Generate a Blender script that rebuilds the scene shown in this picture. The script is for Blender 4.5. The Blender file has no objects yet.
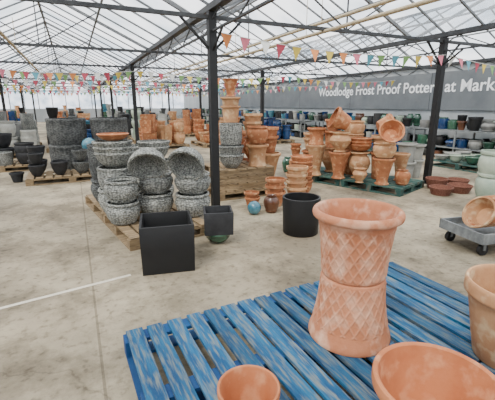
import bpy, math, random
from mathutils import Matrix, Vector
random.seed(7)
TH=math.radians(25)
T=Matrix.Translation
def RZ(d): return Matrix.Rotation(math.radians(d),4,'Z')
def RX(d): return Matrix.Rotation(math.radians(d),4,'X')
def RY(d): return Matrix.Rotation(math.radians(d),4,'Y')
MBLD=Matrix.Rotation(TH,4,'Z')   # building frame: x=b (across), y=a (along the house)

# ------------------------------------------------------------------ materials
def newmat(name):
    m=bpy.data.materials.new(name); m.use_nodes=True
    nt=m.node_tree; nt.nodes.clear()
    out=nt.nodes.new('ShaderNodeOutputMaterial'); b=nt.nodes.new('ShaderNodeBsdfPrincipled')
    nt.links.new(b.outputs[0],out.inputs[0])
    return m,nt,b,out
def lin(c):
    return tuple((x/255/12.92 if x/255<.04045 else ((x/255+.055)/1.055)**2.4) for x in c)+(1,)
def mat(name,c1,c2=None,rough=.7,scale=6,bump=.2,bscale=60,stretch=None,c3=None,kind=None,bdist=.01,island=0,coat=0,lo=.38,hi=.62,c3r=(.52,.66)):
    m,nt,b,out=newmat(name); N=nt.nodes.new; L=nt.links.new
    c2=c2 or c1
    tc=N('ShaderNodeTexCoord'); mp=N('ShaderNodeMapping'); L(tc.outputs['Object'],mp.inputs[0])
    if stretch: mp.inputs['Scale'].default_value=stretch
    n=N('ShaderNodeTexNoise'); n.inputs['Scale'].default_value=scale; n.inputs['Detail'].default_value=6; n.inputs['Roughness'].default_value=.65
    L(mp.outputs[0],n.inputs['Vector'])
    r=N('ShaderNodeValToRGB'); r.color_ramp.elements[0].position=lo; r.color_ramp.elements[1].position=hi
    r.color_ramp.elements[0].color=lin(c1); r.color_ramp.elements[1].color=lin(c2)
    L(n.outputs[0],r.inputs[0]); col=r.outputs[0]
    if c3:
        n3=N('ShaderNodeTexNoise'); n3.inputs['Scale'].default_value=scale*2.7; n3.inputs['Detail'].default_value=8
        L(mp.outputs[0],n3.inputs['Vector'])
        r3=N('ShaderNodeValToRGB'); r3.color_ramp.elements[0].position=c3r[0]; r3.color_ramp.elements[1].position=c3r[1]
        L(n3.outputs[0],r3.inputs[0])
        mx=N('ShaderNodeMix'); mx.data_type='RGBA'; L(r3.outputs[0],mx.inputs[0]); L(col,mx.inputs[6]); mx.inputs[7].default_value=lin(c3); col=mx.outputs[2]
    if island:
        g=N('ShaderNodeNewGeometry'); hs=N('ShaderNodeHueSaturation'); mr=N('ShaderNodeMapRange')
        L(g.outputs['Random Per Island'],mr.inputs[0]); mr.inputs[3].default_value=1-island; mr.inputs[4].default_value=1+island
        L(mr.outputs[0],hs.inputs['Value']); L(col,hs.inputs['Color']); col=hs.outputs[0]
    bp=N('ShaderNodeBump'); bp.inputs['Strength'].default_value=bump; bp.inputs['Distance'].default_value=bdist
    if kind=='granite':
        uv=N('ShaderNodeUVMap'); mu=N('ShaderNodeMapping'); L(uv.outputs[0],mu.inputs[0]); mu.inputs['Scale'].default_value=(40,46,1)
        vo=N('ShaderNodeTexVoronoi'); vo.voronoi_dimensions='2D'; vo.inputs['Scale'].default_value=1; vo.inputs['Randomness'].default_value=.75
        L(mu.outputs[0],vo.inputs['Vector'])
        rv=N('ShaderNodeValToRGB'); rv.color_ramp.elements[0].position=.15; rv.color_ramp.elements[1].position=.64
        rv.color_ramp.elements[0].color=(1,1,1,1); rv.color_ramp.elements[1].color=(.14,.14,.14,1)
        L(vo.outputs[0],rv.inputs[0])
        mm=N('ShaderNodeMix'); mm.data_type='RGBA'; mm.blend_type='MULTIPLY'; mm.inputs[0].default_value=.75; L(col,mm.inputs[6]); L(rv.outputs[0],mm.inputs[7]); col=mm.outputs[2]
        L(rv.outputs[0],bp.inputs['Height'])
    elif kind=='lattice':
        at=N('ShaderNodeAttribute'); at.attribute_name='rib'
        mm=N('ShaderNodeMix'); mm.data_type='RGBA'; mm.blend_type='MIX'
        ml=N('ShaderNodeMath'); ml.operation='MULTIPLY'; ml.inputs[1].default_value=.2; L(at.outputs['Fac'],ml.inputs[0]); L(ml.outputs[0],mm.inputs[0])
        L(col,mm.inputs[6]); mm.inputs[7].default_value=lin((210,164,134)); col=mm.outputs[2]
        nb=N('ShaderNodeTexNoise'); nb.inputs['Scale'].default_value=bscale; L(mp.outputs[0],nb.inputs['Vector']); L(nb.outputs[0],bp.inputs['Height'])
    else:
        nb=N('ShaderNodeTexNoise'); nb.inputs['Scale'].default_value=bscale; nb.inputs['Detail'].default_value=4
        L(mp.outputs[0],nb.inputs['Vector']); L(nb.outputs[0],bp.inputs['Height'])
    L(bp.outputs[0],b.inputs['Normal']); L(col,b.inputs['Base Color']); b.inputs['Roughness'].default_value=rough
    b.inputs['Coat Weight'].default_value=coat
    return m

TC=mat('terracotta',(148,90,56),(178,116,76),.85,5,.1,80,c3=(194,146,106),island=.2)
TC2=mat('terracotta_pale',(170,122,84),(194,150,108),.85,4,.1,80,c3=(206,176,136),island=.16)
TCF=mat('terracotta_fresh',(170,100,60),(186,118,76),.8,4,.08,120,c3=(196,136,96))
TCM=mat('terracotta_patina',(168,104,70),(188,126,92),.9,4,.12,90,c3=(206,162,134),c3r=(.48,.7),kind='lattice')
GR=mat('granite_grey',(134,136,131),(178,179,171),.95,8,.9,kind='granite',bdist=.01,island=.14)
GRD=mat('granite_dark',(74,76,76),(110,112,110),.95,8,.8,kind='granite',bdist=.01,island=.15)
GP=mat('grey_pot_plain',(104,104,102),(132,132,128),.85,5,.15,50,island=.15)
LG=mat('light_grey_fibrestone',(140,140,134),(168,168,160),.85,4,.15,50,island=.12)
CH=mat('charcoal_fibre',(28,29,31),(42,42,44),.75,10,.15,150,island=.15)
BK=mat('black_matt',(8,8,9),(13,13,14),.6,10,.1,150)
BG=mat('glaze_blue',(12,40,84),(26,64,108),.2,3,.05,30,coat=.4,island=.3)
GG=mat('glaze_green',(30,66,50),(60,98,78),.18,3,.05,30,coat=.5,island=.3)
TG=mat('glaze_teal',(40,92,112),(80,132,146),.25,3,.05,30,coat=.4)
CG=mat('glaze_celadon',(140,156,140),(172,182,164),.3,3,.05,30,island=.1)
BRG=mat('glaze_brown',(70,42,28),(100,60,38),.3,3,.05,30,coat=.3,island=.2)
WD=mat('pallet_timber',(118,98,70),(154,132,100),.9,3,.3,40,stretch=(1,8,8),c3=(90,76,60),island=.2)
BW=mat('pallet_blue_paint',(2,58,96),(20,88,124),.9,2.0,.5,30,stretch=(12,1.3,6),c3=(98,106,106),island=.32,c3r=(.47,.66))
BWD=mat('pallet_blue_side',(2,50,100),(10,72,122),.8,3,.3,30,island=.15)
TW=mat('pallet_teal_paint',(24,62,58),(54,86,78),.85,3,.3,30,c3=(96,92,80),island=.2)
STL=mat('dark_steel',(10,10,11),(15,15,16),.6,10,.05)
GAL=mat('galvanised_steel',(96,100,102),(128,132,132),.5,10,.05)
FRM=mat('glazing_bar_grey',(92,95,98),(118,121,123),.6,10,.05)
TRS=mat('truss_grey',(40,41,43),(58,60,62),.6,10,.05)
CRM=mat('cream_pipe',(166,150,120),(184,168,138),.5,10,.05)
WCK=mat('wicker_red_brown',(92,52,40),(122,78,60),.8,40,.5,90)
def flat(n,c,r=.7): return mat(n,c,c,r,5,.05)
FL=[flat('flag_%d'%i,c,.8) for i,c in enumerate([(214,120,136),(216,190,88),(92,156,172),(220,220,214),(220,140,84),(128,168,104),(182,76,92)])]
PAINT=mat('floor_line',(196,188,170),(214,206,190),.8,20,.05)
def concrete():
    m,nt,b,out=newmat('concrete_floor_mat'); N=nt.nodes.new; L=nt.links.new
    tc=N('ShaderNodeTexCoord')
    n=N('ShaderNodeTexNoise'); n.inputs['Scale'].default_value=.5; n.inputs['Detail'].default_value=9; n.inputs['Roughness'].default_value=.65; L(tc.outputs['Object'],n.inputs['Vector'])
    r=N('ShaderNodeValToRGB'); e=r.color_ramp.elements; e[0].position=.38;e[0].color=lin((118,107,88)); e[1].position=.6;e[1].color=lin((168,156,132)); L(n.outputs[0],r.inputs[0])
    n2=N('ShaderNodeTexNoise'); n2.inputs['Scale'].default_value=1.4; n2.inputs['Detail'].default_value=10; n2.inputs['Roughness'].default_value=.76; L(tc.outputs['Object'],n2.inputs['Vector'])
    r2=N('ShaderNodeValToRGB'); e=r2.color_ramp.elements; e[0].position=.40;e[0].color=(.48,.46,.42,1); e[1].position=.54;e[1].color=(1,1,1,1); L(n2.outputs[0],r2.inputs[0])
    mx=N('ShaderNodeMix'); mx.data_type='RGBA'; mx.blend_type='MULTIPLY'; mx.inputs[0].default_value=.8; L(r.outputs[0],mx.inputs[6]); L(r2.outputs[0],mx.inputs[7])
    n3=N('ShaderNodeTexNoise'); n3.inputs['Scale'].default_value=16; n3.inputs['Detail'].default_value=5; L(tc.outputs['Object'],n3.inputs['Vector'])
    r3=N('ShaderNodeValToRGB'); e=r3.color_ramp.elements; e[0].position=.29;e[0].color=(.5,.47,.43,1); e[1].position=.44;e[1].color=(1,1,1,1); L(n3.outputs[0],r3.inputs[0])
    m2=N('ShaderNodeMix'); m2.data_type='RGBA'; m2.blend_type='MULTIPLY'; m2.inputs[0].default_value=.8; L(mx.outputs[2],m2.inputs[6]); L(r3.outputs[0],m2.inputs[7])
    bk=N('ShaderNodeTexBrick'); bk.offset=0; bk.inputs['Scale'].default_value=1; bk.inputs['Brick Width'].default_value=4.6; bk.inputs['Row Height'].default_value=5.1; bk.inputs['Mortar Size'].default_value=.009
    bk.inputs['Color1'].default_value=(1,1,1,1); bk.inputs['Color2'].default_value=(.9,.9,.89,1); bk.inputs['Mortar'].default_value=(.5,.48,.45,1); L(tc.outputs['Object'],bk.inputs['Vector'])
    m3=N('ShaderNodeMix'); m3.data_type='RGBA'; m3.blend_type='MULTIPLY'; m3.inputs[0].default_value=.8; L(m2.outputs[2],m3.inputs[6]); L(bk.outputs[0],m3.inputs[7])
    # hairline cracks
    nw=N('ShaderNodeTexNoise'); nw.inputs['Scale'].default_value=1.2; nw.inputs['Detail'].default_value=6; L(tc.outputs['Object'],nw.inputs['Vector'])
    va=N('ShaderNodeVectorMath'); va.operation='ADD'; L(tc.outputs['Object'],va.inputs[0]); L(nw.outputs['Color'],va.inputs[1])
    vc=N('ShaderNodeTexVoronoi'); vc.feature='DISTANCE_TO_EDGE'; vc.inputs['Scale'].default_value=.3; L(va.outputs[0],vc.inputs['Vector'])
    rc=N('ShaderNodeValToRGB'); e=rc.color_ramp.elements; e[0].position=0;e[0].color=(.5,.48,.45,1); e[1].position=.004;e[1].color=(1,1,1,1); L(vc.outputs['Distance'],rc.inputs[0])
    m4=N('ShaderNodeMix'); m4.data_type='RGBA'; m4.blend_type='MULTIPLY'; m4.inputs[0].default_value=.6; L(m3.outputs[2],m4.inputs[6]); L(rc.outputs[0],m4.inputs[7])
    bp=N('ShaderNodeBump'); bp.inputs['Strength'].default_value=.2; bp.inputs['Distance'].default_value=.01; L(n3.outputs[0],bp.inputs['Height']); L(bp.outputs[0],b.inputs['Normal'])
    L(m4.outputs[2],b.inputs['Base Color']); b.inputs['Roughness'].default_value=.85
    return m
CON=concrete()
def glass():
    m=bpy.data.materials.new('horticultural_glass'); m.use_nodes=True; nt=m.node_tree; nt.nodes.clear(); N=nt.nodes.new; L=nt.links.new
    out=N('ShaderNodeOutputMaterial'); tr=N('ShaderNodeBsdfTransparent'); tl=N('ShaderNodeBsdfTranslucent'); mx=N('ShaderNodeMixShader')
    g=N('ShaderNodeNewGeometry'); mr=N('ShaderNodeMapRange'); L(g.outputs['Random Per Island'],mr.inputs[0]); mr.inputs[3].default_value=.03; mr.inputs[4].default_value=.28
    tc=N('ShaderNodeTexCoord'); n=N('ShaderNodeTexNoise'); n.inputs['Scale'].default_value=.8; n.inputs['Detail'].default_value=6; L(tc.outputs['Object'],n.inputs['Vector'])
    r=N('ShaderNodeValToRGB'); r.color_ramp.elements[0].color=lin((205,214,222)); r.color_ramp.elements[1].color=lin((252,253,255)); r.color_ramp.elements[0].position=.35; r.color_ramp.elements[1].position=.6; L(n.outputs[0],r.inputs[0])
    L(r.outputs[0],tr.inputs[0]); L(r.outputs[0],tl.inputs[0]); L(mr.outputs[0],mx.inputs[0]); L(tr.outputs[0],mx.inputs[1]); L(tl.outputs[0],mx.inputs[2]); L(mx.outputs[0],out.inputs[0])
    return m
GLS=glass()
WALLM=mat('pale_cladding',(150,156,158),(170,174,176),.7,1.2,.05,stretch=(1,1,.3))
BAN=mat('banner_grey_vinyl',(98,103,107),(110,115,118),.6,1.5,.05)
TXT=flat('banner_text_white',(245,246,248),.6)

# ------------------------------------------------------------------ mesh builder
class MB:
    def __init__(s): s.v=[];s.f=[];s.m=[];s.uv=[];s.mats=[];s.rib={}
    def mi(s,m):
        if m not in s.mats: s.mats.append(m)
        return s.mats.index(m)
    def lathe(s,prof,M=Matrix(),mat=None,seg=28,disp=None):
        o=len(s.v); k=s.mi(mat); L=[0]
        for i in range(1,len(prof)): L.append(L[-1]+math.hypot(prof[i][0]-prof[i-1][0],prof[i][1]-prof[i-1][1]))
        for j,(r,z) in enumerate(prof):
            for i in range(seg):
                a=2*math.pi*i/seg+(math.pi/4 if seg==4 else 0)
                dd=disp(i/seg,j,z,r) if disp else 0
                rr=r+dd
                if disp: s.rib[len(s.v)]=dd
                s.v.append(M@Vector((rr*math.cos(a),rr*math.sin(a),z)))
        for j in range(len(prof)-1):
            for i in range(seg):
                a=o+j*seg+i;b=o+j*seg+(i+1)%seg
                s.f.append((a,b,b+seg,a+seg)); s.m.append(k)
                s.uv+= [(i/seg,L[j]),((i+1)/seg,L[j]),((i+1)/seg,L[j+1]),(i/seg,L[j+1])]
    def box(s,M,sx,sy,sz,mat):
        o=len(s.v);k=s.mi(mat)
        for z in (-.5,.5):
            for x,y in((-.5,-.5),(.5,-.5),(.5,.5),(-.5,.5)): s.v.append(M@Vector((x*sx,y*sy,z*sz)))
        for q in((0,3,2,1),(4,5,6,7),(0,1,5,4),(1,2,6,5),(2,3,7,6),(3,0,4,7)):
            s.f.append(tuple(o+i for i in q));s.m.append(k);s.uv+=[(0,0),(1,0),(1,1),(0,1)]
    def bx(s,x0,x1,y0,y1,z0,z1,mat): s.box(T(((x0+x1)/2,(y0+y1)/2,(z0+z1)/2)),abs(x1-x0),abs(y1-y0),abs(z1-z0),mat)
    def poly(s,pts,mat):
        o=len(s.v);k=s.mi(mat)
        for p in pts:s.v.append(Vector(p))
        s.f.append(tuple(range(o,o+len(pts))));s.m.append(k);s.uv+=[(0,0)]*len(pts)
    def beam(s,p,q,w,h,mat):
        p=Vector(p);q=Vector(q);d=q-p;M=T((p+q)/2)@d.to_track_quat('Y','Z').to_matrix().to_4x4()
        s.box(M,w,d.length,h,mat)
    def tube(s,p,q,r,mat,seg=10):
        p=Vector(p);q=Vector(q);d=q-p;M=T(p)@d.to_track_quat('Z','Y').to_matrix().to_4x4()
        s.lathe([(0.0001,0),(r,0),(r,d.length),(.0001,d.length)],M,mat,seg)
    def done(s,name,loc=(0,0,0),rot=0,M=None,parent=None):
        me=bpy.data.meshes.new(name); me.from_pydata([tuple(v) for v in s.v],[],s.f)
        for m in s.mats: me.materials.append(m)
        me.polygons.foreach_set('material_index',s.m)
        ul=me.uv_layers.new(name='UVMap'); ul.data.foreach_set('uv',[c for u in s.uv for c in u])
        if s.rib:
            at=me.attributes.new('rib','FLOAT','POINT'); mx=max(s.rib.values()) or 1
            at.data.foreach_set('value',[max(0,s.rib.get(i,0))/mx for i in range(len(s.v))])
        me.validate(); me.update()
        me.polygons.foreach_set('use_smooth',[True]*len(me.polygons))
        me.set_sharp_from_angle(angle=math.radians(38))
        ob=bpy.data.objects.new(name,me); bpy.context.scene.collection.objects.link(ob)
        if M is not None: ob.matrix_world=M
        else: ob.location=loc; ob.rotation_euler=(0,0,math.radians(rot))
        if parent: ob.parent=parent
        return ob

def outer(kind,R,h):
    if kind=='classic': return [(.60*R,0),(.62*R,.01),(.76*R,.42*h),(.87*R,.8*h),(.96*R,.82*h),(R,.84*h),(R,.97*h),(.985*R,h)]
    if kind=='tall': return [(.66*R,0),(.68*R,.01),(.74*R,.4*h),(.84*R,.88*h),(.94*R,.9*h),(R,.92*h),(R,.98*h),(.98*R,h)]
    if kind=='flare': return [(.80*R,0),(.82*R,.03*h),(.76*R,.08*h),(.70*R,.3*h),(.74*R,.6*h),(.86*R,.84*h),(.94*R,.88*h),(R,.9*h),(R,.98*h),(.97*R,h)]
    if kind=='vase': return [(.62*R,0),(.64*R,.03*h),(.52*R,.07*h),(.48*R,.16*h),(.58*R,.36*h),(.7*R,.6*h),(.84*R,.84*h),(.96*R,.92*h),(R,.95*h),(.99*R,.985*h),(.96*R,h)]
    if kind=='urn': return [(.56*R,0),(.6*R,.03*h),(.42*R,.08*h),(.5*R,.16*h),(.84*R,.4*h),(.98*R,.58*h),(.86*R,.76*h),(.62*R,.87*h),(.68*R,.92*h),(.86*R,.96*h),(.84*R,h)]
    if kind=='belly': return [(.62*R,0),(.7*R,.04*h),(.9*R,.3*h),(R,.56*h),(.98*R,.72*h),(.88*R,.84*h),(.84*R,.87*h),(.93*R,.89*h),(.96*R,.94*h),(.93*R,h)]
    if kind=='bowl': return [(.35*R,0),(.42*R,.02*h),(.66*R,.2*h),(.86*R,.5*h),(.96*R,.84*h),(R,.88*h),(R,.98*h),(.98*R,h)]
    if kind=='dome': return [(.05*R,0),(.25*R,.02*h),(.48*R,.1*h),(.68*R,.24*h),(.84*R,.44*h),(.94*R,.68*h),(.97*R,.84*h),(R,.87*h),(R,.98*h),(.98*R,h)]
    if kind=='cyl': return [(.9*R,0),(.93*R,.01),(.96*R,.5*h),(R,.97*h),(.99*R,h)]
    if kind=='drum': return [(.88*R,0),(.9*R,.01),(.97*R,.35*h),(R,.6*h),(.97*R,.86*h),(R,.9*h),(R,.97*h),(.97*R,h)]
    if kind=='square': return [(.86*R,0),(.88*R,.005),(.99*R,.96*h),(R,.98*h),(.99*R,h)]
    if kind=='jar': return [(.55*R,0),(.62*R,.03*h),(.9*R,.35*h),(R,.6*h),(.9*R,.8*h),(.6*R,.92*h),(.62*R,.96*h),(.7*R,h)]
def prof(kind,R,h,w=None):
    o=outer(kind,R,h); w=w or max(.012,R*.09)
    ins=[(max(.01,r-w),z) for r,z in reversed(o) if z>.12*h]
    return [(.0005,0)]+o+ins+[(max(.01,ins[-1][0]*.95),.1*h),(.0005,.1*h)]
def pot(mb,kind,R,h,M,m,seg=28):
    if kind=='square': mb.lathe(prof(kind,R*1.35,h,.03),M,m,4)
    elif kind=='ball':
        n=12; mb.lathe([(R*max(.0005,math.sin(math.pi*i/n)),R-R*math.cos(math.pi*i/n)) for i in range(n+1)],M,m,seg)
    else: mb.lathe(prof(kind,R,h),M,m,seg)
def stack(mb,kind,R,h,n,M,m,step=.4,seg=28):
    for i in range(n): pot(mb,kind,R,h,M@T((random.uniform(-.008,.008),random.uniform(-.008,.008),i*h*step))@RZ(random.uniform(0,90)),m,seg)
def single(name,kind,R,h,loc,m,rot=0,seg=40,n=1,step=.4):
    mb=MB(); stack(mb,kind,R,h,n,Matrix(),m,step,seg); return mb.done(name,loc,rot)

def pallet(name,M,w,d,top,sm,boards=9,z0=0,bw=None,H=.144):
    mb=MB(); p=w/boards; bw=bw or p*.78
    for i in range(boards):
        x=(i+.5)*p; x=min(max(x,bw/2),w-bw/2)
        mb.box(T((x,d/2+random.uniform(-.006,.006),H-.011))@RZ(random.uniform(-.5,.5)),bw*random.uniform(.9,1.04),d,.022,top)
    for y in (.05,d/2,d-.05):
        mb.bx(0,w,y-.05,y+.05,H-.044,H-.0225,sm)
        mb.bx(0,w,y-.05,y+.05,0,.02,sm)
        for x in (.07,w/2,w-.07): mb.bx(x-.07,x+.07,y-.049,y+.049,.0205,H-.0445,sm)
    for x in (.05,w-.05): mb.bx(x-.05,x+.05,.1,d-.1,0,.019,sm)
    return mb.done(name,M=M@T((0,0,z0)))

# ------------------------------------------------------------------ building shell
A0,A1=-6,40; BR=11.02; SP=4.59; NB=7; BL=BR-SP*NB; GZ=2.85; RZH=3.95
mb=MB(); mb.bx(BL-.1,BR+.1,A0-.1,A1+.1,-.1,0,CON); mb.done('floor',M=MBLD)
mb=MB(); mb.bx(BR+.02,BR+.1,A0,A1,0,GZ,WALLM); mb.done('wall_right',M=MBLD)
mb=MB(); mb.bx(BL-.1,BL-.02,A0,A1,0,GZ,WALLM); mb.done('wall_left',M=MBLD)
def gable(name,a):
    mb=MB(); mb.bx(BL,BR,a-.04,a+.04,0,1.2,WALLM); 
    mb.bx(BL,BR,a-.02,a+.02,1.2,GZ,GLS)
    x=BL
    while x<BR: mb.bx(x-.03,x+.03,a-.05,a+.05,1.2,GZ,FRM); x+=SP/4
    for i in range(NB):
        b=BL+i*SP; mb.poly([(b,a,GZ),(b+SP,a,GZ),(b+SP/2,a,RZH)],GLS)
    mb.done(name,M=MBLD)
gable('wall_far',A1); gable('wall_near',A0)
mb=MB(); PW=.74
NP=int((A1-A0)/PW)+1
for i in range(NB):
    b=BL+i*SP
    for s in (0,1):
        x0=b if s==0 else b+SP; xm=b+SP/2
        for k in range(NP):
            a=A0+k*PW; a2=min(a+PW,A1)
            for q in (0,1):
                f0,f1=q/2,(q+1)/2
                xa=x0+(xm-x0)*f0; xb=x0+(xm-x0)*f1; za=GZ+(RZH-GZ)*f0; zb=GZ+(RZH-GZ)*f1
                mb.poly([(xa,a,za),(xb,a,zb),(xb,a2,zb),(xa,a2,za)],GLS)
mb.done('ceiling',M=MBLD)
mb=MB()
for i in range(NB+1):
    b=BL+i*SP
    mb.bx(b-.055,b+.055,A0,A1,GZ-.08,GZ,TRS)
    if -3<i:
        mb.bx(b-.018,b+.018,A0,A1,GZ-.34,GZ-.315,TRS)
        a=A0; k=0
        while a<A1: mb.beam((b,a,GZ-.33 if k%2 else GZ-.08),(b,a+.6,GZ-.08 if k%2 else GZ-.33),.016,.016,TRS); a+=.6;k+=1
for i in range(NB):
    b=BL+i*SP; xm=b+SP/2
    mb.bx(xm-.025,xm+.025,A0,A1,RZH-.06,RZH,FRM)
    for s in(0,1):
        x0=b if s==0 else b+SP
        mb.bx((x0+xm)/2-.018,(x0+xm)/2+.018,A0,A1,(GZ+RZH)/2-.05,(GZ+RZH)/2-.015,FRM)
        for k in range(NP):
            a=A0+k*PW; big=(k%5==1)
            mb.beam((x0,a,GZ-.02),(xm,a,RZH-.02),.028 if not big else .05,.03 if not big else .06,FRM)
ta=5.1-3.7*3
while ta<A1:
    mb.bx(BL,BR,ta-.025,ta+.025,GZ-.18,GZ-.13,TRS)
    for i in range(NB):
        b=BL+i*SP
        mb.beam((b+SP/2,ta,GZ-.14),(b+SP/2,ta,RZH),.02,.02,TRS)
        mb.beam((b+SP/2,ta,GZ-.14),(b+SP/4,ta,(GZ+RZH)/2),.02,.02,TRS)
        mb.beam((b+SP/2,ta,GZ-.14),(b+SP*.75,ta,(GZ+RZH)/2),.02,.02,TRS)
    ta+=3.7
mb.done('roof_truss_frame',M=MBLD)
for b,z in ((3.7,2.66),(4.0,2.9),(-.9,2.66)):
    mb=MB(); mb.tube((b,A0+.1,z),(b,A1-.1,z),.028,CRM)
    a=A0+.5
    while a<A1: mb.tube((b,a,z),(b,a,z+ .6),.006,CRM,6); a+=3.7
    mb.done('heating_pipe',M=MBLD)
for i in range(1,NB):
    b=BL+i*SP
    for a in (5.1,5.1+7.4,5.1+14.8,5.1+22.2,5.1+29.6):
        mb=MB(); mb.bx(-.055,.055,-.055,.055,0,GZ-.09,STL); mb.bx(-.1,.1,-.1,.1,0,.012,STL)
        for s in(-1,1):
            mb.beam((0,0,GZ-.6),(s*.45,0,GZ-.16),.03,.03,STL)
            mb.beam((0,0,GZ-.6),(0,s*.4,GZ-.34),.025,.025,STL)
        mb.done('steel_post',M=MBLD@T((b,a,0)))
mb=MB(); mb.bx(-.008,.008,-16.5,12,-.57,.62,BAN)
for a in (-8,-4,0,4,8): mb.bx(-.01,.006,a-.01,a+.01,-.57,.62,TRS)
ban=mb.done('wall_banner',M=MBLD@T((BR-.03,17,1.96)))
def text(s,a,z,size,parent):
    cu=bpy.data.curves.new('lettering','FONT'); cu.body=s; cu.size=size; cu.extrude=.002; cu.offset=.008; cu.materials.append(TXT)
    ob=bpy.data.objects.new('lettering',cu); bpy.context.scene.collection.objects.link(ob)
    M=Matrix(((0,0,-1,0),(-1,0,0,0),(0,1,0,0),(0,0,0,1)))
    ob.parent=parent; ob.matrix_parent_inverse=Matrix(); ob.matrix_local=T((-.02,a,z))@M
    return ob
text('Woodlodge Frost Proof Pottery at Market',15.3-17,.0,.51,ban)

def strip(p,q,w,name='floor_line_marking'):
    mb=MB(); mb.beam((p[0],p[1],.0015),(q[0],q[1],.0015),w,.003,PAINT); mb.done(name)
strip((-2.9,1.9),(-1.1,3.15),.035)
strip((-6.2,5.6),(-4.2,5.95),.035)

# ------------------------------------------------------------------ foreground pallets
def fp(u,v): return T((-.80,2.05,0))@RZ(27)@T((u,-v-1.2,0))
for u,v in((0,0),(1.215,0),(.5,1.215),(1.715,1.215)):
    pallet('blue_pallet',fp(u,v),1.2,1.2,BW,BWD,boards=9,bw=.104)
def lattice_pot(name,loc,flip,s=1.0):
    h=.41*s
    key=[(0,.180),(.006,.187),(.014,.190),(.08,.192),(.16,.198),(.24,.206),(.31,.216),(.36,.228)]
    if flip: key=[(0,.180),(.006,.188),(.014,.191),(.08,.193),(.16,.200),(.24,.212),(.31,.227),(.36,.243)]
    def rz(z):
        for (z0,r0),(z1,r1) in zip(key,key[1:]):
            if z<=z1: return r0+(r1-r0)*(z-z0)/(z1-z0)
        return key[-1][1]
    pr=[(.0005,0)]
    n=120
    for i in range(n+1): z=.36*i/n; pr.append((rz(z),z))
    if flip: rim=[(.249,.375),(.252,.39),(.253,.402),(.251,.409),(.245,.41),(.236,.408),(.228,.40)]
    else: rim=[(.238,.358),(.250,.361),(.257,.368),(.260,.38),(.259,.394),(.254,.404),(.245,.41),(.235,.409),(.226,.402),(.222,.39)]
    pr+=rim; pr+=[(.20,.34),(.185,.25),(.175,.15),(.168,.06),(.15,.03),(.0005,.03)]
    pr=[(r*s,z*s) for r,z in pr]
    hi=.325 if not flip else .315
    def d(u,j,z,r):
        if not(1<=j<=n+1): return 0
        zz=z/s
        if zz<.018 or zz>hi: return 0
        e=min(1,(zz-.018)/.008,(hi-zz)/.008)
        a=(u*22+zz/.098)%1; b=(u*22-zz/.098)%1
        t=max(max(0,1-min(a,1-a)/.15),max(0,1-min(b,1-b)/.15))
        return .0042*min(1,t*1.5)*e
    mb=MB(); mb.lathe(pr,Matrix(),TCM,308,d)
    M=T(loc) if not flip else T(loc)@T((0,0,h))@RX(180)
    return mb.done(name,M=M)
lattice_pot('lattice_terracotta_pot',(.645,2.05,.145),True)
lattice_pot('lattice_terracotta_pot',(.645,2.05,.556),False)
def rimmed(name,loc,R,h,m,m2=None):
    pr=[(.0005,0),(.6*R,0),(.64*R,.012),(.74*R,.3*h),(.86*R,.66*h),(.91*R,.80*h),(.93*R,.82*h),(.97*R,.825*h),(.995*R,.84*h),(R,.87*h),(R,.95*h),(.99*R,.985*h),(.965*R,h),(.93*R,.995*h),(.905*R,.975*h),(.9*R,.94*h),(.86*R,.78*h),(.76*R,.5*h),(.66*R,.2*h),(.6*R,.1*h),(.06,.09*h),(.03,.085*h),(.0005,.085*h)]
    mb=MB(); mb.lathe(pr,Matrix(),m,72); return mb.done(name,loc)
rimmed('terracotta_pot',(0.005,1.37,.145),.142,.19,TCF)
rimmed('terracotta_pot',(.775,1.25,.145),.255,.325,TCF)
rimmed('terracotta_pot',(1.48,1.80,.145),.26,.47,TC2)

# ------------------------------------------------------------------ left granite group
GM=T((-1.28,3.72,0))@RZ(34)
def gp(a,b,z=.145): v=GM@Vector((b,a,z)); return v
def tpal(M,w,d,name='timber_pallet',z0=0): pallet(name,M,w,d,WD,WD,boards=7,z0=z0,H=.144)
tpal(GM,1.0,1.2); tpal(GM@T((0,1.22,0)),1.0,1.2)
def gst(name,a,b,specs,z=.145):
    mb=MB(); zz=0
    for kind,R,h,n,m,step,tilt in specs:
        if tilt is None: stack(mb,kind,R,h,n,T((0,0,zz)),m,step,40); zz+=h*(1+(n-1)*step)
        else:
            dx,dy,dz,rx,ry=tilt; pot(mb,kind,R,h,T((dx,dy,zz+dz))@RY(ry)@RX(rx),m,40); 
    v=gp(a,b,z); return mb.done(name,tuple(v))
gst('granite_pot_stack',.62,.12,[('belly',.205,.27,1,GR,1,None),('belly',.2,.27,1,GR,1,None),],)
gst('granite_pot_stack',.74,.58,[('belly',.235,.30,1,GR,1,None),('belly',.235,.26,1,GR,1,None),('dome',.235,.24,1,GR,1,(-.02,-.13,.26,128,-14))])
gst('granite_pot_stack',.44,.98,[('belly',.23,.30,1,GR,1,None),('belly',.235,.26,1,GR,1,None),('dome',.23,.24,1,GR,1,(0.02,-.11,.25,122,22))])
gst('granite_pot_stack',1.12,.20,[('belly',.25,.34,1,GR,1,None),('drum',.24,.28,1,GR,1,None),('bowl',.25,.2,3,GR,.35,None),('bowl',.2,.09,1,TC,.4,None)])
gst('granite_pot_stack',1.3,.8,[('belly',.25,.34,1,GR,1,None),('drum',.24,.30,1,GR,1,None),('bowl',.23,.2,2,GR,.35,None)])
gst('granite_pot_stack',1.75,.25,[('belly',.27,.36,1,GRD,1,None),('drum',.26,.36,2,GRD,.4,None)])
gst('granite_pot_stack',1.95,.8,[('belly',.26,.34,1,GRD,1,None),('drum',.25,.32,2,GR,.4,None)])
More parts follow.
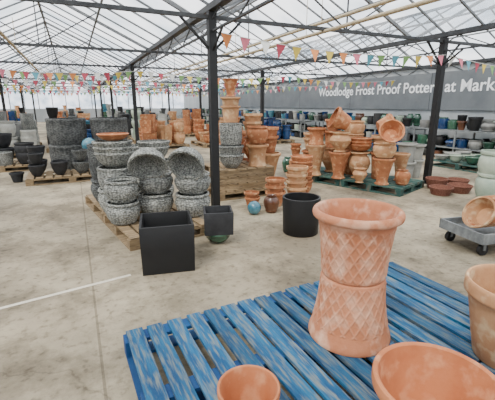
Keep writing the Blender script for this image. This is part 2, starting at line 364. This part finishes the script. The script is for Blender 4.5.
def sqpl(name,loc,w,h,m,rot,wall=.022,taper=.97):
    R=w/math.sqrt(2); q=math.sqrt(2)
    pr=[(.0005,0),(R*taper,0),(R*(taper+1)/2,h*.5),(R,h-.004),(R-.004,h),(R-wall*q,h),(R-wall*q-.002,h-.006),(R*taper-wall*q,.04),(.0005,.04)]
    mb=MB(); mb.lathe(pr,Matrix(),m,4); return mb.done(name,loc,rot)
sqpl('black_square_planter',(-.80,3.42,0),.50,.47,BK,14)
sqpl('charcoal_square_planter',(-.34,4.03,.13),.33,.26,CH,8)
single('green_glazed_bowl','bowl',.16,.13,(-.34,4.03,0),GG)
single('black_round_planter','cyl',.235,.46,(.66,4.36,0),BK)
# ------------------------------------------------------------------ centre group behind post
CM=T((-.50,5.85,0))@RZ(25)
tpal(CM,1.2,1.0); 
mb=MB()
for k in range(3):
    z=.145+k*.12
    for i in range(6): mb.bx(.05+i*.18,.2+i*.18,.05,.95,z+.1,z+.118,WD)
    for y in(.1,.5,.9): mb.bx(.05,1.1,y-.04,y+.04,z,z+.1,WD)
mb.done('timber_pallet_stack',M=CM)
def at(M,x,y,z): return tuple(M@Vector((x,y,z)))
mb=MB(); stack(mb,'bowl',.22,.24,2,Matrix(),GR,.6); stack(mb,'drum',.19,.22,2,T((0,0,.40)),GR,.6); mb.done('granite_bowl_stack',at(CM,.36,.26,.505))
mb=MB(); stack(mb,'classic',.22,.36,3,Matrix(),TC,.42); stack(mb,'tall',.18,.36,2,T((0,0,.67)),TC2,.42); stack(mb,'vase',.14,.3,1,T((0,0,1.19)),TC,.42); mb.done('terracotta_pot_stack',at(CM,.56,.74,.505))
mb=MB(); stack(mb,'flare',.20,.38,1,Matrix(),TC2,.42); stack(mb,'belly',.19,.3,1,T((0,0,.39)),TC,.5); mb.done('terracotta_pot_stack',at(CM,.86,.26,.505))
mb=MB(); stack(mb,'urn',.2,.46,1,Matrix(),TC,.42); stack(mb,'classic',.18,.28,2,T((0,0,.47)),TC2,.5); mb.done('terracotta_pot_stack',at(CM,1.0,.74,.505))
mb=MB(); stack(mb,'drum',.3,.3,2,Matrix(),TC,.5); stack(mb,'classic',.24,.34,2,T((0.0,0,.45)),TC,.7); mb.done('terracotta_pot_stack',at(CM,1.0,1.5,0))
mb=MB(); stack(mb,'vase',.26,.6,1,Matrix(),TC2,.5); stack(mb,'classic',.2,.34,2,T((0.0,0,.61)),TC,.5); mb.done('terracotta_pot_stack',at(CM,1.55,1.1,0))
for x,y,k,R,h,n,m in((.44,5.60,'classic',.16,.24,3,TC),(.80,5.86,'classic',.18,.26,4,TC2),(.95,6.28,'bowl',.19,.2,7,TC),(.07,5.46,'classic',.12,.18,2,TC)):
    single('terracotta_pot_stack',k,R,h,(x,y,0),m,n=n,step=.42)
single('blue_glazed_ball','ball',.10,.2,(.10,5.12,0),TG)
single('glazed_jar','jar',.12,.26,(.36,5.24,0),BRG)
single('green_glazed_jar','jar',.13,.36,(.95,8.6,0),GG)

# ------------------------------------------------------------------ terracotta display on teal pallets
TM=T((2.65,6.15,0))@RZ(45)
for k in (0,1): pallet('teal_pallet',TM@T((0,1.215*k,0)),1.1,1.2,TW,TW,boards=7)
def ts(x,y,specs,name='terracotta_pot_stack'):
    mb=MB(); zz=0
    for kind,R,h,n,m,step,tilt in specs:
        R*=1.06; h*=1.05
        if tilt is None: stack(mb,kind,R,h,n,T((0,0,zz)),m,step,36); zz+=h*(1+(n-1)*step)
        else:
            dx,dy,dz,rx,ry=tilt; pot(mb,kind,R,h,T((dx,dy,zz+dz))@RY(ry)@RX(rx),m,36)
    return mb.done(name,(x,y,.145))
ts(1.03,7.80,[('urn',.13,.34,1,TC,1,None),('classic',.11,.16,2,TC,.5,None)])
ts(1.40,7.46,[('vase',.19,.6,1,TC2,1,None),('flare',.18,.32,1,TC,1,None)])
ts(1.80,7.12,[('vase',.20,.5,1,TC,1,None),('urn',.2,.36,1,TC2,1,None),('classic',.20,.3,1,TC,1,(.12,0,.15,0,-65))])
ts(2.10,6.72,[('urn',.13,.26,1,TC2,1,None)],'terracotta_jar')
ts(2.20,7.14,[('urn',.21,.5,1,TC2,1,None),('bowl',.2,.14,3,TC,.4,None)])
ts(2.45,6.56,[('vase',.19,.46,1,TC,1,None),('belly',.19,.26,1,TC2,1,None),('bowl',.2,.18,1,TC,1,(0.05,-.08,.14,60,-25))])
ts(2.80,6.50,[('jar',.13,.26,1,TC,1,None)],'terracotta_jar')
ts(2.90,6.88,[('vase',.15,.5,1,TC2,1,None)],'terracotta_vase')
ts(2.60,7.1,[('tall',.2,.5,1,TC,1,None),('classic',.2,.3,1,TC2,.4,None),('classic',.17,.26,1,TC,1,(-.1,0,.15,0,70))])
ts(2.2,7.62,[('tall',.22,.5,1,TC,1,None),('belly',.2,.3,2,TC2,.8,None)])
ts(1.8,7.87,[('urn',.2,.5,1,TC2,1,None),('flare',.18,.34,1,TC,1,None),('classic',.16,.22,1,TC,1,None)])
ts(1.40,8.07,[('tall',.2,.42,1,TC,1,None),('classic',.17,.26,2,TC2,.4,None)])
# ------------------------------------------------------------------ right side near items
single('pale_grey_pot_stack','tall',.2,.42,(3.27,7.5,0),LG,n=2,step=.9)
single('pale_grey_pot_stack','tall',.2,.4,(3.68,8.0,0),LG,n=2,step=.8)
single('celadon_pot','belly',.25,.5,(3.95,5.75,0),CG,n=2,step=.7)
def basket(loc,R,h):
    mb=MB(); n=7
    pr=[(.0005,0)]
    for i in range(n*2+1):
        t=i/(n*2); pr.append((R*(.72+.28*t)+(.008 if i%2 else 0),h*t))
    pr+=[(R*.93,h),(R*.7,.03),(.0005,.03)]
    mb.lathe(pr,Matrix(),WCK,32); return mb.done('wicker_basket',loc)
basket((3.45,6.35,0),.2,.14); basket((3.88,6.52,0),.21,.14); basket((3.62,6.85,0),.2,.2); basket((4.08,6.95,0),.2,.16)
CT=T((2.42,3.52,0))@RZ(15)
mb=MB(); mb.bx(0,1.1,0,.6,.15,.18,GAL); mb.bx(0,1.1,0,.02,.18,.26,GAL); mb.bx(0,.02,.02,.6,.18,.26,GAL); mb.bx(0,1.1,.58,.6,.18,.26,GAL)
for x in(.1,1.0):
    for y in(.08,.52): mb.tube((x,y-.02,.06),(x,y+.02,.06),.06,BK,16); mb.bx(x-.015,x+.015,y-.03,y+.03,.06,.15,GAL)
cart=mb.done('metal_trolley',M=CT)
mb=MB()
for i in range(5): pot(mb,'bowl',.19,.15,T((.0+.055*i,0,.16))@RY(-62),TC if i%2 else TC2,36)
mb.done('terracotta_bowl_stack',M=CT@T((.34,.3,.18)))
mb=MB(); pot(mb,'bowl',.16,.12,RX(25),TC,36); mb.done('terracotta_bowl',M=CT@T((.87,.3,.26)))

# ------------------------------------------------------------------ shelving along right wall
def shelf(a,L=2.9,tiers=(.35,.85)):
    mb=MB(); w=.9
    for z in tiers:
        mb.bx(0,w,0,L,z-.03,z,GAL)
        for y in (0,L): mb.bx(0,w,y-.02,y+.02,z-.08,z-.03,GAL)
    for x in(.03,w-.03):
        for y in(.03,L/2,L-.03): mb.bx(x-.02,x+.02,y-.02,y+.02,0,tiers[-1],GAL)
    mb.done('metal_shelving',M=MBLD@T((BR-1.15,a,0)))
    mb=MB(); pal=[BG,GG,CH,GP,BRG,GG,BK,CG,CH,CH,GRD,LG,TG,BK,GP]
    for z in (0.0,)+tuple(tiers):
        for col in (0,1):
            y=.2
            while y<L-.15:
                R=random.uniform(.13,.2); h=random.uniform(.2,.3) if z<tiers[-1] else random.uniform(.24,.42)
                k=random.choice(['classic','belly','bowl','jar','cyl','drum']); m=random.choice(pal)
                if R+y>L: break
                pot(mb,k,R,h,T((.22+.45*col,y+R*.2,z+.001)),m,20); y+=R*2+.02
    mb.done('glazed_pot_display',M=MBLD@T((BR-1.15,a,0)))
a=2.5
while a<34: shelf(a); a+=3.15

# ------------------------------------------------------------------ generic pallet displays
def display(b,a,nx,ny,kinds,mats,Rr=(.18,.24),hr=(.3,.42),nr=(1,3),name='grey_pot_display',rot=0,pal=True,wm=WD,seg=18,M=None):
    M=M or MBLD@T((b,a,0))@RZ(rot)
    sp=Rr[1]*2+.03
    z=0
    if pal:
        pallet('timber_pallet' if wm is WD else 'teal_pallet',M,nx*sp+.04,ny*sp+.04,wm,wm,boards=max(5,int(nx*sp/.16))); z=.145
    mb=MB()
    for i in range(nx):
        for j in range(ny):
            k=random.choice(kinds); m=random.choice(mats); R=random.uniform(*Rr); h=random.uniform(*hr); n=random.randint(*nr)
            X=(i+.5)*sp+.02;Y=(j+.5)*sp+.02
            if k=='ball': pot(mb,k,R,h,T((X,Y,z)),m,seg); continue
            zz=z
            while n>0:
                c=random.randint(1,n); stack(mb,k,R,h,c,T((X,Y,zz)),m,.42,seg); zz+=h*(1+(c-1)*.42); n-=c; R*=.93
    mb.done(name,M=M)
def inv(x,y): v=MBLD.inverted()@Vector((x,y,0)); return v.x,v.y
b,a=inv(-4.35,7.0); display(b,a,4,2,['bowl','belly','classic'],[CH,GRD,CH],(.15,.19),(.22,.3),(1,2),'charcoal_pot_display',rot=2)
single('charcoal_pot','classic',.14,.2,(-4.78,7.44,0),CH,n=1)
for x,y in((-4.40,9.05),(-3.5,9.4)):
    mb=MB(); stack(mb,'drum',.46,.62,1,Matrix(),GRD,1,36); stack(mb,'drum',.45,.62,1,T((0,0,.62)),GRD,1,36); mb.done('granite_drum_planter_stack',(x,y,0))
mb=MB(); pot(mb,'cyl',.16,.5,Matrix(),CH,28); pot(mb,'ball',.17,.3,T((0,0,.48)),TG,28); mb.done('blue_ball_on_planter',(-3.66,8.50,0))
display(-3.1,12.75,4,3,['drum','belly','cyl','square'],[LG,GP,GR],(.2,.24),(.4,.55),(1,2),'pale_planter_display',seg=20)
display(-2.45,10.2,3,2,['belly','bowl','drum'],[GRD,GR,CH],(.2,.24),(.3,.4),(1,2),'granite_pot_display',seg=20)
display(-3.3,15.1,4,3,['square','cyl','drum'],[LG,GP,GR],(.2,.24),(.5,.6),(2,2),'pale_planter_display')
b,a=BR-2.6,5.0; display(b,a,3,4,['bowl'],[CG,GG,LG],(.16,.2),(.14,.2),(1,1),'glazed_bowl_display',wm=TW)
b,a=BR-2.6,8.2; display(b,a,3,4,['bowl','classic'],[GG,BG,BRG],(.16,.2),(.2,.3),(1,2),'glazed_bowl_display',wm=TW)
display(6.9,13.2,3,3,['tall','belly'],[BG],(.18,.22),(.38,.46),(1,2),'blue_planter_display')
kg=['classic','belly','drum','bowl','cyl','square','vase']
for b0 in (-19,-16.05,-13.75,-10.9,-7.05,-5.1,-.9,2.15,4.3):
    a0=12.9 if b0<-4 else (11.4 if b0<1 else (13.2 if b0<3 else 13))
    while a0<37:
        if random.random()<.93:
            mats=random.choice([[GR,GRD],[CH,BK,GRD],[TC,TC2],[GP,LG,GR],[GR,GRD,CH],[BG,GG,TG,BK],[LG,CG],[TC,TC2]])
            nm={id(TC):'terracotta_pot_display',id(BG):'glazed_pot_display',id(LG):'pale_planter_display',id(CH):'charcoal_pot_display'}.get(id(mats[0]),'grey_pot_display')
            display(b0+random.uniform(-.05,.05),a0,3,3,kg,mats,(.2,.26),(.3,.5),(1,3),nm,seg=14)
        a0+=2.5 if b0>-4 else 2.9
# ------------------------------------------------------------------ bunting
def bunting(p,q,sag,seed,spc=.27,size=.17):
    rnd=random.Random(seed); p=Vector(p);q=Vector(q); L=(q-p).length; n=int(L/spc); mb=MB()
    nd=max(1,round(L/4.6))
    def P(t):
        v=p.lerp(q,t); u=(t*nd)%1; v=v.copy(); v.z-=sag*4*u*(1-u); return v
    prev=P(0); d=(q-p).normalized()
    for i in range(1,n+1):
        c=P(min(i/n,.9999)); mb.beam(prev,c,.008,.008,FL[3])
        if (c-prev).length>.02:
            m=(prev+c)/2; e=(c-prev).normalized(); s=size/2
            m=m+e*rnd.uniform(-.03,.03)
            sd=Vector((-d.y,d.x,0))*rnd.uniform(-.07,.07)+d*rnd.uniform(-.03,.03)
            a_=m-e*s;b_=m+e*s;t_=m+Vector((0,0,-size*1.15))+sd
            k=FL[(i*3+rnd.randint(0,1))%7]
            th=Vector((-d.y,d.x,0))*.0015
            mb.poly([a_+th,b_+th,t_+th],k)
        prev=c
    mb.done('bunting',M=MBLD)
bunting((1.9,5.0,2.5),(6.4,5.0,2.45),.12,1)
bunting((6.46,5.0,2.45),(10.9,5.4,2.45),.12,2)
for i,a_ in enumerate((10.4,14.0,18.2,23.0,28)):
    bunting((BL+.2,a_,2.42),(BR-.2,a_,2.42),.12,10+i)
bunting((-2.75,9,2.45),(1.8,12.4,2.45),.15,30)

# ------------------------------------------------------------------ light / world / camera
w=bpy.data.worlds.new('World'); bpy.context.scene.world=w; w.use_nodes=True; nt=w.node_tree; nt.nodes.clear()
o=nt.nodes.new('ShaderNodeOutputWorld'); bg=nt.nodes.new('ShaderNodeBackground'); bg.inputs[0].default_value=(.98,.985,1,1); bg.inputs[1].default_value=3.0
nt.links.new(bg.outputs[0],o.inputs[0])
sd=bpy.data.lights.new('sun','SUN'); sd.energy=4.0; sd.angle=math.radians(9); sd.color=(1,.92,.80); so=bpy.data.objects.new('sun',sd); bpy.context.scene.collection.objects.link(so)
so.rotation_euler=(math.radians(28),math.radians(-22),0)
cd=bpy.data.cameras.new('camera'); cd.sensor_width=36; cd.lens=26.55; cd.clip_start=.05; cd.clip_end=200
co=bpy.data.objects.new('camera',cd); bpy.context.scene.collection.objects.link(co); co.location=(0,0,1.55); co.rotation_euler=(math.radians(90-14.6),0,0)
bpy.context.scene.camera=co
